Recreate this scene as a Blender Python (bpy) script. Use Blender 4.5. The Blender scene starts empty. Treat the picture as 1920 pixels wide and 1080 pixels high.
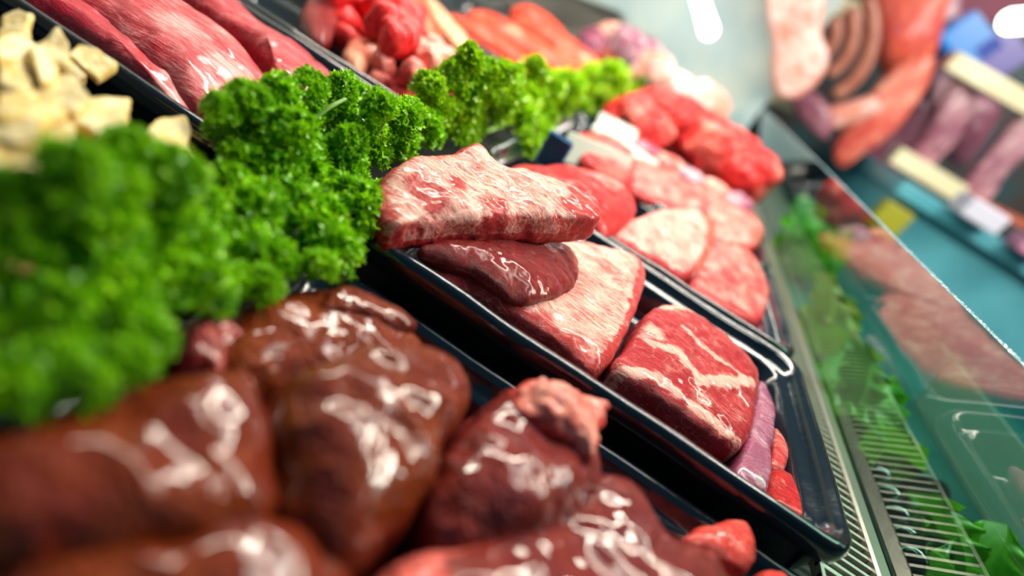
import bpy, math, random
import numpy as np
from mathutils import Matrix, Vector
random.seed(7); RNG = np.random.default_rng(7)
SC = bpy.context.scene; COL = SC.collection

# ------------------------------------------------------------------ camera
# metres; trays' rims lie at z = 0, the counter runs along +Y, customers stand on the +X side
FPX = 1050.0; CH = 0.16
def _unit(v): return v/np.linalg.norm(v)
_Y = _unit(np.array([360., -448., FPX]))
_d = np.array([math.cos(math.radians(32)), math.sin(math.radians(32)), 0.])
_X = _unit(_d-(_d@_Y)*_Y)
_Z = np.cross(_Y, _X); _Z = -_Z if _Z[1] > 0 else _Z
def ray(px, py):
    r = np.array([px-960, py-540, FPX]); return np.array([r@_X, r@_Y, r@_Z])
def at(px, py, z=0.0):
    v = ray(px, py); return v*((z-CH)/v[2])+np.array([0, 0, CH])
def at_y(px, py, y):
    v = ray(px, py); return v*(y/v[1])+np.array([0, 0, CH])
def at_x(px, py, x):
    v = ray(px, py); return v*(x/v[0])+np.array([0, 0, CH])
def at_plane(px, py, pl):
    v = ray(px, py); t = (pl[0]-CH)/(v[2]-pl[1]*v[0]-pl[2]*v[1]); return v*t+np.array([0, 0, CH])
def depth(p):
    q = np.asarray(p)-np.array([0, 0, CH]); return q[0]*_X[2]+q[1]*_Y[2]+q[2]*_Z[2]

cd = bpy.data.cameras.new('camera'); cam = bpy.data.objects.new('camera', cd); COL.objects.link(cam)
cd.sensor_width = 36; cd.lens = 36*FPX/1920; cd.clip_start = 0.005; cd.clip_end = 50
M = Matrix(((_X[0], -_X[1], -_X[2]), (_Y[0], -_Y[1], -_Y[2]), (_Z[0], -_Z[1], -_Z[2])))
cam.matrix_world = Matrix.Translation((0, 0, CH)) @ M.to_4x4()
cd.dof.use_dof = True; cd.dof.focus_distance = 0.350; cd.dof.aperture_fstop = 1.9; cd.dof.aperture_blades = 9
SC.camera = cam

# ------------------------------------------------------------------ object helpers
def tag(o, label, cat, group=None, kind=None):
    if label: o['label'] = label
    if cat: o['category'] = cat
    if group: o['group'] = group
    if kind: o['kind'] = kind
    return o
def build(name, V, F, mat, parent=None, smooth=True, attrs=None, origin=None):
    V = np.asarray(V, dtype=np.float64)
    if origin is None:
        if parent is not None: origin = np.array(parent.location)
        else: origin = np.array([(V[:, 0].min()+V[:, 0].max())/2, (V[:, 1].min()+V[:, 1].max())/2, V[:, 2].min()])
    me = bpy.data.meshes.new(name)
    if isinstance(F, np.ndarray):
        n, k = F.shape
        me.vertices.add(len(V)); me.vertices.foreach_set('co', (V-origin).astype(np.float32).ravel())
        me.loops.add(n*k); me.loops.foreach_set('vertex_index', F.astype(np.int32).ravel())
        me.polygons.add(n); me.polygons.foreach_set('loop_start', np.arange(0, n*k, k, dtype=np.int32))
        me.update(calc_edges=True); me.validate()
    else:
        me.from_pydata([tuple(v) for v in (V-origin)], [], F)
    if smooth: me.polygons.foreach_set('use_smooth', [True]*len(me.polygons))
    for k, a in (attrs or {}).items():
        at_ = me.attributes.new(k, 'FLOAT', 'POINT'); at_.data.foreach_set('value', np.asarray(a, dtype=np.float32))
    me.materials.append(mat); me.update()
    o = bpy.data.objects.new(name, me); COL.objects.link(o)
    if parent is not None: o.parent = parent
    else: o.location = origin
    return o
def empty(name, loc):
    o = bpy.data.objects.new(name, None); COL.objects.link(o); o.location = loc; o.empty_display_size = .02; return o
def struct(o): o['kind'] = 'structure'; return o
class MB:
    def __init__(s): s.V = []; s.F = []
    def add(s, V, F):
        n = len(s.V); s.V += [tuple(v) for v in V]; s.F += [tuple(i+n for i in f) for f in F]; return s
    def box(s, a, b, bev=0.0):
        (x0, y0, z0), (x1, y1, z1) = a, b
        if bev <= 0:
            return s.add([(x0, y0, z0), (x1, y0, z0), (x1, y1, z0), (x0, y1, z0), (x0, y0, z1), (x1, y0, z1), (x1, y1, z1), (x0, y1, z1)],
                         [(3, 2, 1, 0), (4, 5, 6, 7), (0, 1, 5, 4), (1, 2, 6, 5), (2, 3, 7, 6), (3, 0, 4, 7)])
        e = bev; R = []
        for z, i in ((z0, e), (z0+e, 0), (z1-e, 0), (z1, e)):
            R.append([(x0+i+e, y0+i, z), (x1-i-e, y0+i, z), (x1-i, y0+i+e, z), (x1-i, y1-i-e, z), (x1-i-e, y1-i, z), (x0+i+e, y1-i, z), (x0+i, y1-i-e, z), (x0+i, y0+i+e, z)])
        V = [p for r in R for p in r]; F = [tuple(range(7, -1, -1)), tuple(range(24, 32))]
        for k in range(3):
            for j in range(8): F.append((k*8+j, k*8+(j+1) % 8, k*8+8+(j+1) % 8, k*8+8+j))
        return s.add(V, F)
    def prism(s, pts, off):
        n = len(pts); o = np.array(off); V = [tuple(p) for p in pts]+[tuple(np.array(p)+o) for p in pts]
        F = [tuple(range(n-1, -1, -1)), tuple(range(n, 2*n))]+[(i, (i+1) % n, n+(i+1) % n, n+i) for i in range(n)]
        return s.add(V, F)
    def build(s, name, mat, parent=None, smooth=False, **k): return build(name, s.V, s.F, mat, parent, smooth, **k)

# ------------------------------------------------------------------ noise and curves in numpy
def _h(i, j, k, s):
    x = np.sin(i*127.1+j*311.7+k*74.7+s*19.19)*43758.5453
    return (x-np.floor(x))*2-1
def vnoise(P, s=0.):
    I = np.floor(P); f = P-I; f = f*f*f*(f*(f*6-15)+10); i, j, k = I.T; a, b, c = f.T
    def L(u, v, t): return u+(v-u)*t
    return L(L(L(_h(i, j, k, s), _h(i+1, j, k, s), a), L(_h(i, j+1, k, s), _h(i+1, j+1, k, s), a), b),
             L(L(_h(i, j, k+1, s), _h(i+1, j, k+1, s), a), L(_h(i, j+1, k+1, s), _h(i+1, j+1, k+1, s), a), b), c)
def fbm(P, o=3, s=0.):
    r = 0; a = 1.; t = 0
    for q in range(o): r = r+a*vnoise(P*(2.03**q)+q*7.3, s+q); t += a; a *= .5
    return r/t
def closed_spline(P, n):
    P = np.asarray(P, float); m = len(P); out = []
    for i in range(m):
        p0, p1, p2, p3 = P[i-1], P[i], P[(i+1) % m], P[(i+2) % m]
        t = np.linspace(0, 1, 24, endpoint=False)[:, None]
        out.append(.5*(2*p1+(p2-p0)*t+(2*p0-5*p1+4*p2-p3)*t*t+(3*p1-p0-3*p2+p3)*t**3))
    Q = np.vstack(out); Q = np.vstack([Q, Q[:1]]); L = np.r_[0, np.cumsum(np.linalg.norm(np.diff(Q, axis=0), axis=1))]
    u = np.linspace(0, L[-1], n, endpoint=False)
    return np.stack([np.interp(u, L, Q[:, k]) for k in range(Q.shape[1])], 1)
def closed_sharp(P, n):
    P = np.asarray(P, float); Q = np.vstack([P, P[:1]]); L = np.r_[0, np.cumsum(np.linalg.norm(np.diff(Q, axis=0), axis=1))]
    u = np.linspace(0, L[-1], n, endpoint=False); S = np.stack([np.interp(u, L, Q[:, k]) for k in range(2)], 1)
    for _ in range(2): S = (np.roll(S, 1, 0)+2*S+np.roll(S, -1, 0))/4
    return S
def open_spline(P, n):
    P = np.asarray(P, float); E = np.vstack([2*P[0]-P[1], P, 2*P[-1]-P[-2]]); out = []
    for i in range(1, len(E)-2):
        p0, p1, p2, p3 = E[i-1:i+3]; t = np.linspace(0, 1, 16, endpoint=False)[:, None]
        out.append(.5*(2*p1+(p2-p0)*t+(2*p0-5*p1+4*p2-p3)*t*t+(3*p1-p0-3*p2+p3)*t**3))
    Q = np.vstack(out+[P[-1:]]); L = np.r_[0, np.cumsum(np.linalg.norm(np.diff(Q[:, :3], axis=0), axis=1))]
    u = np.linspace(0, L[-1], n)
    return np.stack([np.interp(u, L, Q[:, k]) for k in range(Q.shape[1])], 1)
def smoother(x, a, b):
    t = np.clip((x-a)/(b-a), 0, 1); return t*t*(3-2*t)
def grid_faces(nr, nc, wrap=True):
    f = []
    J = np.arange(nc if wrap else nc-1); J2 = (J+1) % nc
    for i in range(nr-1): f.append(np.stack([i*nc+J, i*nc+J2, (i+1)*nc+J2, (i+1)*nc+J], 1))
    return np.vstack(f)
def grid_normals(G):
    du = np.roll(G, -1, 1)-np.roll(G, 1, 1); dv = np.gradient(G, axis=0)
    n = np.cross(du, dv); l = np.linalg.norm(n, axis=2, keepdims=True); return n/np.maximum(l, 1e-12)

def slab_grid(outline, thick, k=3., nth=120, nph=40, noise=((.002, 60, 3),), humps=(), seed=0., bottom=1., slope=0., sharp=False):
    """A closed lump. outline: (px, py, z) of its upper face; the face is the plane through them."""
    Q = np.array([at(p[0], p[1], p[2]) for p in outline])
    A = np.c_[np.ones(len(Q)), Q[:, 0], Q[:, 1]]; pl = np.linalg.lstsq(A, Q[:, 2], rcond=None)[0]
    if np.hypot(pl[1], pl[2]) > .6: pl = np.array([Q[:, 2].mean(), 0, 0])
    R = np.array([at_plane(p[0], p[1], pl) for p in outline])
    return shape_lump(R[:, :2], lambda x, y: pl[0]+pl[1]*x+pl[2]*y, thick, k, nth, nph, noise, humps, seed, bottom, sharp), pl
def shape_lump(P2, zf, thick, k, nth, nph, noise, humps, seed, bottom, sharp):
    S = closed_sharp(P2, nth) if sharp else closed_spline(P2, nth); x, y = S.T; x1, y1 = np.roll(x, -1), np.roll(y, -1); cr = x*y1-x1*y; a = cr.sum()/2
    if a < 0: S = S[::-1]; x, y = S.T; x1, y1 = np.roll(x, -1), np.roll(y, -1); cr = x*y1-x1*y; a = cr.sum()/2
    c = np.array([((x+x1)*cr).sum(), ((y+y1)*cr).sum()])/(6*a)
    size = math.sqrt(abs(a))
    ph = np.linspace(-math.pi/2, math.pi/2, 4000); rr = np.abs(np.cos(ph))**(2/k); hh = np.sign(np.sin(ph))*np.abs(np.sin(ph))**(2/k)
    L = np.r_[0, np.cumsum(np.hypot(np.diff(rr)*size*.55, np.diff(hh)*thick/2))]
    u = np.linspace(0, L[-1], nph); rho = np.interp(u, L, rr); h = np.interp(u, L, hh)
    rho[0] = rho[-1] = .004
    B = np.where(h < 0, 1-(1-bottom)*(-h), 1.)
    G = np.zeros((nph, nth, 3)); G[:, :, :2] = c+(S[None]-c)*(rho*B)[:, None, None]
    G[:, :, 2] = zf(G[:, :, 0], G[:, :, 1])-thick/2+thick/2*h[:, None]
    for (hx, hy, hr, ha) in humps:
        g = np.exp(-((G[:, :, 0]-hx)**2+(G[:, :, 1]-hy)**2)/(2*hr*hr)); G[:, :, 2] += ha*g*(h[:, None] > 0)*np.maximum(h[:, None], 0)**.5
    W = G.reshape(-1, 3)
    for q, (amp, sc, oc) in enumerate(noise):
        N = grid_normals(W.reshape(nph, nth, 3)).reshape(-1, 3)
        if (N[:, 2].reshape(nph, nth)[-nph//4].mean()) < 0: N = -N
        W = W+N*((fbm(W*sc, oc, seed+q*3.1) if amp > 0 else 1-3*np.abs(fbm(W*np.asarray(sc), oc, seed+q*3.1)))*abs(amp))[:, None]
    W = W.reshape(nph, nth, 3); W[-1] = W[-1].mean(0); W[0] = W[0].mean(0)
    return W, np.repeat(h, nth), np.repeat(rho, nth)
def lump(name, outline, thick, mat, k=3., fat=(.3, .3), patches=(), parent=None, nth=120, nph=40, bands=(), **kw):
    (G, h, rho), pl = slab_grid(outline, thick, k, nth, nph, **kw)
    W = G.reshape(-1, 3); side = smoother(rho, .86, .99)*np.where(h > .995, 0, 1)
    side = np.maximum(side, (h < 0)*1.)
    f = fat[0]*(1-side)+fat[1]*side
    for (px, py, r, amt) in patches:      # (r in metres) a patch of fat or of bare flesh
        p = at_plane(px, py, pl); d = np.hypot(W[:, 0]-p[0], W[:, 1]-p[1])+fbm(W*90, 2, 5)*r*.5
        f = f+amt*(1-smoother(d, r*.5, r*1.15))
    for (pts, wd, amt) in bands:           # a band of fat along a line of photo points
        Q = np.array([at_plane(px, py, pl)[:2] for px, py in pts]); D = np.full(len(W), 9.)
        for a_, b_ in zip(Q[:-1], Q[1:]):
            t_ = np.clip(((W[:, :2]-a_)@(b_-a_))/max((b_-a_)@(b_-a_), 1e-12), 0, 1); D = np.minimum(D, np.linalg.norm(W[:, :2]-a_-t_[:, None]*(b_-a_), axis=1))
        D = D+fbm(W*np.array([160, 160, 60]), 3, 8)*wd*.7; f = f+amt*(1-smoother(D, wd*.35, wd))*(h > -.2)
    return build(name, W, grid_faces(*G.shape[:2]), mat, parent, attrs={'fat': f})
def wlump(name, p, r, mat, yaw=0., k=2.4, fat=.3, noise=((.006, 30, 3),), seed=0, nth=80, nph=34):
    a = np.linspace(0, 2*math.pi, 16, endpoint=False); c, s_ = math.cos(yaw), math.sin(yaw)
    x, y = r[0]*np.cos(a), r[1]*np.sin(a); P2 = np.stack([p[0]+c*x-s_*y, p[1]+s_*x+c*y], 1)
    G, h, rho = shape_lump(P2, lambda u, v: 0*u+p[2]+r[2], 2*r[2], k, nth, nph, noise, (), seed, 1., False)
    return build(name, G.reshape(-1, 3), grid_faces(nph, nth), mat, attrs={'fat': fat+.5*fbm(G.reshape(-1, 3)*25, 2, seed)})
def tube_grid(P, n=60, m=24, k=2., flat=1., cap=True, up=(0, 0, 1)):
    """P: rows of (x, y, z, r)."""
    S = open_spline(P, n); C = S[:, :3]; r = S[:, 3].copy()
    T = np.gradient(C, axis=0); T /= np.linalg.norm(T, axis=1, keepdims=True)
    u = np.array(up, float); A = np.cross(T, u); A /= np.maximum(np.linalg.norm(A, axis=1, keepdims=True), 1e-9); Bn = np.cross(A, T)
    if cap:
        L = np.r_[0, np.cumsum(np.linalg.norm(np.diff(C, axis=0), axis=1))]
        for i in range(n):
            e = min(L[i], L[-1]-L[i])/max(r[i], 1e-9)
            if e < 1: r[i] *= max(math.sqrt(max(0, 1-(1-e)**2)), .03)
    a = np.linspace(0, 2*math.pi, m, endpoint=False); ca, sa = np.cos(a), np.sin(a)
    cx = np.sign(ca)*np.abs(ca)**(2/k); sx = np.sign(sa)*np.abs(sa)**(2/k)*flat
    return C[:, None]+r[:, None, None]*(A[:, None]*cx[None, :, None]+Bn[:, None]*sx[None, :, None])
def tube(name, P, mat, parent=None, n=60, m=24, k=2., flat=1., noise=(), fat=.3, seed=0., up=(0, 0, 1)):
    G = tube_grid(P, n, m, k, flat, True, up); W = G.reshape(-1, 3)
    for q, (amp, sc, oc) in enumerate(noise):
        W = W+grid_normals(W.reshape(G.shape)).reshape(-1, 3)*(fbm(W*sc, oc, seed+q)*amp)[:, None]
    G = W.reshape(G.shape); G[0] = G[0].mean(0); G[-1] = G[-1].mean(0)
    return build(name, G.reshape(-1, 3), grid_faces(n, m), mat, parent, attrs={'fat': np.full(n*m, fat)})

# ------------------------------------------------------------------ materials
class NT:
    def __init__(s, name):
        s.m = bpy.data.materials.new(name); s.m.use_nodes = True; s.t = s.m.node_tree; s.n = s.t.nodes; s.n.clear()
        s.out = s.n.new('ShaderNodeOutputMaterial')
    def N(s, typ, ins=None, **kw):
        x = s.n.new(typ)
        for k, v in kw.items(): setattr(x, k, v)
        for k, v in (ins or {}).items():
            if isinstance(v, bpy.types.NodeSocket): s.t.links.new(v, x.inputs[k])
            elif v is not None: x.inputs[k].default_value = v
        return x
    def math(s, op, a, b=0., c=0., clamp=False):
        x = s.n.new('ShaderNodeMath'); x.operation = op; x.use_clamp = clamp
        for i, v in enumerate((a, b, c)):
            if isinstance(v, bpy.types.NodeSocket): s.t.links.new(v, x.inputs[i])
            else: x.inputs[i].default_value = v
        return x.outputs[0]
    def mix(s, f, a, b):
        x = s.n.new('ShaderNodeMix'); x.data_type = 'RGBA'
        for i, v in ((0, f), (6, a), (7, b)):
            if isinstance(v, bpy.types.NodeSocket): s.t.links.new(v, x.inputs[i])
            else: x.inputs[i].default_value = (*v, 1) if isinstance(v, tuple) and len(v) == 3 else v
        return x.outputs[2]
    def noise(s, vec, scale, detail=4, rough=.55, dist=0.):
        return s.N('ShaderNodeTexNoise', {'Vector': vec, 'Scale': scale, 'Detail': detail, 'Roughness': rough, 'Distortion': dist}).outputs['Fac']
    def coords(s, scale=(1, 1, 1), rot=(0, 0, 0)):
        tc = s.N('ShaderNodeTexCoord'); return s.N('ShaderNodeMapping', {'Vector': tc.outputs['Object'], 'Scale': scale, 'Rotation': rot}).outputs[0]
    def step(s, v, a, b):
        return s.N('ShaderNodeMapRange', {'Value': v, 'From Min': a, 'From Max': b}, interpolation_type='SMOOTHSTEP').outputs[0]
    def surf(s, sh): s.t.links.new(sh, s.out.inputs['Surface']); return s.m
def meat(name, lean, dark, fat, scale=70, stretch=(1, 10, 5), rot=0., bias=0., vein=.3, rough=.34, bump=.35, sss=.12, amp=.9, coat=.25):
    t = NT(name)
    c = t.coords((1, 1, 1)); wv = t.N('ShaderNodeVectorMath', {0: t.N('ShaderNodeTexNoise', {'Vector': c, 'Scale': scale*.6, 'Detail': 2.}).outputs['Color'], 1: (.5, .5, .5)}, operation='SUBTRACT').outputs[0]
    cw = t.N('ShaderNodeVectorMath', {0: wv, 1: (.018,)*3, 2: c}, operation='MULTIPLY_ADD').outputs[0]
    cs = t.N('ShaderNodeMapping', {'Vector': cw, 'Scale': stretch, 'Rotation': (0, 0, rot)}).outputs[0]
    a = t.N('ShaderNodeAttribute', attribute_name='fat').outputs['Fac']
    n1 = t.noise(cw, scale, 6, .62, .3); n2a = t.noise(cs, scale*1.2, 6, .66, .4); n4 = t.noise(cs, scale*5., 5, .62, .5); n2 = t.math('ADD', t.math('MULTIPLY', n2a, .55), t.math('MULTIPLY', n4, .45)); n3 = t.noise(cw, scale*6, 4, .6)
    v = t.math('ADD', a, bias); v = t.math('ADD', v, t.math('MULTIPLY', t.math('SUBTRACT', n1, .5), amp)); v = t.math('ADD', v, t.math('MULTIPLY', t.math('SUBTRACT', n2, .5), amp*1.7))
    f = t.step(v, .25, .8)
    lc = t.mix(t.step(n2, .38, .62), dark, lean); lc = t.mix(t.math('MULTIPLY', t.step(n3, .55, .8), .3), lc, fat)
    fc = t.mix(t.step(n2, .40, .58), tuple(.45*x+.55*y for x, y in zip(lean, fat)), fat); fc = t.mix(t.step(n1, .5, .75), fc, tuple(min(1, x*1.04) for x in fat))
    col = t.mix(f, lc, fc)
    vs_ = t.N('ShaderNodeMapping', {'Vector': cw, 'Scale': (1, 2.6, 2), 'Rotation': (0, 0, rot+.3)}).outputs[0]
    vo = t.N('ShaderNodeTexVoronoi', {'Vector': vs_, 'Scale': scale*1.5}, feature='DISTANCE_TO_EDGE').outputs['Distance']
    vn = t.math('MULTIPLY', t.math('MULTIPLY', t.math('SUBTRACT', 1., t.step(vo, .0, .045)), t.step(n1, .42, .6)), vein)
    col = t.mix(vn, col, t.mix(f, fat, lean))
    hgt = t.math('ADD', t.math('ADD', t.math('MULTIPLY', n2, 1.0), t.math('MULTIPLY', n3, .25)), t.math('MULTIPLY', n1, .5))
    b = t.N('ShaderNodeBump', {'Height': hgt, 'Strength': bump, 'Distance': .004})
    p = t.N('ShaderNodeBsdfPrincipled', {'Base Color': col, 'Roughness': rough, 'Specular IOR Level': .22, 'Subsurface Weight': sss, 'Subsurface Radius': (1., .35, .25), 'Subsurface Scale': .003, 'Coat Weight': coat, 'Coat Roughness': .10, 'Normal': b.outputs[0]})
    return t.surf(p.outputs[0])
def plain(name, col, rough=.5, metal=0., spec=.5, col2=None, scale=40, bump=0., bscale=200, coat=0., emit=None, estr=0.):
    t = NT(name); c = t.coords(); base = (*col, 1)
    if col2: base = t.mix(t.step(t.noise(c, scale, 4), .35, .65), col, col2)
    ins = {'Base Color': base, 'Roughness': rough, 'Metallic': metal, 'Specular IOR Level': spec, 'Coat Weight': coat, 'Coat Roughness': .05}
    if bump: ins['Normal'] = t.N('ShaderNodeBump', {'Height': t.noise(c, bscale, 3), 'Strength': bump, 'Distance': .002}).outputs[0]
    if emit: ins['Emission Color'] = (*emit, 1); ins['Emission Strength'] = estr
    return t.surf(t.N('ShaderNodeBsdfPrincipled', ins).outputs[0])
def glass(name, tint, ior=1.5, rough=0., body=None, bodyf=0.):
    t = NT(name); fr = t.math('MULTIPLY', t.N('ShaderNodeFresnel', {'IOR': ior}).outputs[0], t.math('SUBTRACT', 1., t.N('ShaderNodeNewGeometry').outputs['Backfacing']))
    tr = t.N('ShaderNodeBsdfTransparent', {'Color': (*tint, 1)}).outputs[0]
    if body: tr = t.N('ShaderNodeMixShader', {0: bodyf, 1: tr, 2: t.N('ShaderNodeBsdfDiffuse', {'Color': (*body, 1)}).outputs[0]}).outputs[0]
    gl = t.N('ShaderNodeBsdfGlossy', {'Color': (1, 1, 1, 1), 'Roughness': rough}).outputs[0]
    return t.surf(t.N('ShaderNodeMixShader', {0: fr, 1: tr, 2: gl}).outputs[0])
def leafmat(name, c1, c2, scale=60, trans=.28, rough=.32):
    t = NT(name); c = t.coords(); col = t.mix(t.step(t.noise(c, scale, 3), .3, .7), c1, c2)
    p = t.N('ShaderNodeBsdfPrincipled', {'Base Color': col, 'Roughness': rough, 'Specular IOR Level': .5}).outputs[0]
    tl = t.N('ShaderNodeBsdfTranslucent', {'Color': t.mix(.5, col, (.35, .7, .02))}).outputs[0]
    return t.surf(t.N('ShaderNodeMixShader', {0: trans, 1: p, 2: tl}).outputs[0])
def livermat(name, c1, c2, c3, rough=.42, bump=1.):
    t = NT(name); c = t.coords()
    a = t.N('ShaderNodeAttribute', attribute_name='fat').outputs['Fac']
    n = t.noise(c, 34, 4, .6, .5); n2 = t.noise(c, 230, 2, .5, 1.); n3 = t.noise(c, 420, 2, .5)
    col = t.mix(t.step(n, .36, .64), c1, c2); col = t.mix(t.math('MULTIPLY', t.step(n2, .5, .75), .35), col, c3)
    col = t.mix(t.step(t.math('ADD', a, t.math('MULTIPLY', t.math('SUBTRACT', n2, .5), .8)), .3, .8), col, (.72, .14, .11))
    hgt = t.math('ADD', t.math('MULTIPLY', n2, 1.), t.math('MULTIPLY', n3, .35))
    b = t.N('ShaderNodeBump', {'Height': hgt, 'Strength': bump, 'Distance': .003})
    p = t.N('ShaderNodeBsdfPrincipled', {'Base Color': col, 'Roughness': rough, 'Specular IOR Level': .1, 'Coat Weight': .75, 'Coat Roughness': .04, 'Normal': b.outputs[0]})
    return t.surf(p.outputs[0])

MT = dict(
 beef=meat('beef', (.50, .020, .032), (.26, .005, .009), (.88, .48, .39), 55, rough=.33, bump=.55, amp=1.1),
 beef_top=meat('beef_pale', (.54, .035, .035), (.32, .010, .010), (.90, .54, .44), 52, rough=.32, bump=.5, amp=1.0),
 dark_beef=meat('dark_beef', (.27, .006, .010), (.10, .001, .003), (.72, .20, .12), 60, vein=.3, rough=.36, coat=.3, bump=.55),
 veal=meat('pale_beef', (.64, .035, .045), (.42, .010, .018), (.86, .46, .38), 50, rough=.34, bump=.5, amp=1.1),
 red=meat('bright_red_meat', (.70, .022, .024), (.40, .005, .008), (.90, .34, .27), 60, rough=.30, bump=.6, amp=1.1),
 pork=meat('pork', (.58, .025, .055), (.36, .008, .022), (.86, .40, .38), 24, (1.2, 9, 5), rough=.28, coat=.5, sss=.15, vein=.12, bump=.4, rot=.0),
 mince=meat('diced_meat', (.80, .022, .026), (.54, .005, .010), (.92, .42, .34), 70, rough=.3),
 orange=meat('orange_red_meat', (.84, .085, .04), (.62, .03, .018), (.92, .42, .27), 30, rough=.34),
 silver=meat('silver_skinned_beef', (.36, .04, .09), (.20, .06, .14), (.54, .36, .42), 60, rough=.24, coat=.6),
 tan=meat('tan_meat', (.58, .15, .08), (.38, .07, .04), (.84, .52, .32), 30),
 trim=meat('fatty_trimming', (.85, .08, .05), (.60, .02, .025), (.92, .42, .31), 90, rough=.22, coat=.5, bump=.5),
 tripe=meat('tripe', (.78, .58, .20), (.66, .44, .11), (.87, .76, .46), 60, (1, 2, 2), vein=.1, rough=.45, bump=.4, coat=.1),
 liver=livermat('liver', (.13, .012, .003), (.20, .032, .004), (.22, .03, .012)),
 liver_purple=livermat('purple_liver', (.13, .011, .011), (.19, .018, .010), (.26, .06, .075)),
 tray=plain('black_plastic', (.006, .012, .019), .16, 0, .5, coat=.5, bump=.22, bscale=70),
 steel=plain('brushed_steel', (.42, .42, .36), .34, .85, bump=.05, bscale=80),
 slat=plain('grille_metal', (.52, .54, .46), .4, .6),
 dark=plain('dark_void', (.012, .016, .015), .6),
 deck=plain('deck_steel', (.05, .06, .06), .3, .6, col2=(.08, .09, .09), scale=20),
 wall=plain('pale_panel', (.62, .72, .66), .4, 0, col2=(.42, .58, .62), scale=4),
 rearwall=plain('rear_panel', (.20, .22, .19), .4, .2, col2=(.28, .31, .28), scale=5),
 ledge=plain('teal_ledge', (.02, .10, .10), .35, 0, col2=(.03, .14, .135), scale=8),
 teal=plain('teal_panel', (.06, .28, .34), .4, 0, col2=(.09, .34, .40), scale=6),
 teal_dark=plain('dark_teal', (.02, .09, .10), .4, 0, col2=(.07, .045, .035), scale=5),
 outwall=plain('shop_wall', (.05, .07, .07), .7, 0, col2=(.09, .05, .05), scale=2),
 floor=plain('shop_floor', (.06, .09, .10), .5, 0, col2=(.08, .12, .12), scale=2),
 wood=plain('pale_wood', (.78, .70, .45), .5, 0, col2=(.70, .60, .36), scale=12),
 cream=plain('rim_glare_cream', (.42, .46, .40), .3, 0, .5),
 bluetag=plain('blue_plastic', (.02, .10, .26), .3),
 lamp=plain('lit_tube', (1, 1, 1), .4, emit=(1., .97, .9), estr=9.),
 screen=plain('lit_screen', (.01, .02, .03), .3, emit=(.0, .30, .85), estr=.8),
 screen2=plain('lit_panel', (.02, .02, .05), .3, emit=(.28, .22, .75), estr=.45),
 maroon=plain('maroon_panel', (.20, .03, .06), .6),
 yellow=plain('yellow_plastic', (.26, .26, .01), .5),
 reflection_arc=meat('reflected_tan', (.50, .20, .13), (.34, .10, .07), (.66, .36, .24), 20, (1, 1, 1), vein=0., rough=.3),
 pudding=plain('black_pudding', (.006, .007, .007), .15, 0, .5, coat=.5),
 ham=meat('reflected_pale_pork', (.80, .36, .30), (.74, .24, .16), (.92, .72, .66), 9, (1, 3, 2), .3, vein=0.),
 slabred=meat('reflected_red_meat', (.85, .16, .08), (.55, .06, .06), (.80, .40, .30), 9, (3, 1, 1), .3, vein=0.),
 mauve=meat('reflected_mauve_meat', (.34, .13, .18), (.22, .06, .10), (.55, .32, .34), 9, (3, 1, 1), .3, vein=0.),
 glass=glass('greenish_glass', (.46, .66, .60), 2.3),
 edge=plain('ground_glass_edge', (.10, .30, .36), .10, 0, 1., bump=1., bscale=260, coat=1.),
 acrylic=glass('clear_acrylic', (.80, .86, .82), 1.45, .02, (.46, .52, .46), .4),
 parsley=leafmat('parsley_leaf', (.11, .42, .002), (.38, .78, .004), 90),
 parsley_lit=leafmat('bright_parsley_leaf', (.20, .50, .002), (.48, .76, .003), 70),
 stem=plain('parsley_stem', (.25, .48, .08), .4, 0, col2=(.32, .55, .14), scale=60),
 lettuce=leafmat('lettuce_leaf', (.05, .26, .008), (.20, .52, .02), 40, .3),
 lettuce_y=leafmat('yellow_lettuce_leaf', (.30, .42, .03), (.45, .30, .05), 60, .3),
)

# ------------------------------------------------------------------ the setting: display case and shop
def wbox(name, a, b, m): return struct(MB().box(a, b).build(name, MT[m]))
wbox('floor', (-3, -1.5, -1.0), (5, 6, -.95), 'floor')
wbox('case_floor', (-.62, -.45, -.10), (.285, 1.9, -.068), 'deck')
wbox('case_wall_back', (-.64, -.45, -.068), (-.56, 1.9, .35), 'rearwall')
wbox('case_wall_end', (-.60, 1.84, -.068), (.235, 1.88, .75), 'wall')
wbox('ledge_front', (.285, -.45, -.10), (.75, 1.9, -.052), 'ledge')
wbox('wall_far', (-3, 5.0, -.95), (5, 5.1, 2.6), 'outwall')
wbox('wall_right', (4.0, -1.5, -.95), (4.1, 5.0, 2.6), 'outwall')

hp = [(-.54, 1.60, -.068), (-.54, 1.60, .03), (-.40, 1.62, .10), (-.24, 1.66, .13), (-.20, 1.70, .10), (-.20, 1.70, -.068)]
tag(MB().prism(hp, (0, .12, 0)).build('metal_housing', MT['steel']), 'grey metal housing at the back of the case, top middle of the photo', 'housing')
# air grille between tray ends and glass, with its rail
g = empty('air_grille', (.25, .6, -.068)); tag(g, 'slotted grey metal air grille running along the front of the trays', 'grille')
mb = MB()
y = .06
while y < 1.8:
    mb.box((.222, y, -.036), (.268, y+.0026, -.033)); y += .0085
mb.box((.222, .05, -.040), (.2245, 1.8, -.032)); mb.build('slats', MT['slat'], g)
MB().box((.2245, .05, -.067), (.266, 1.8, -.058)).build('duct', MT['dark'], g)
MB().box((.266, .05, -.068), (.2775, 1.8, -.029), .0015).build('rail', MT['steel'], g)

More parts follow.
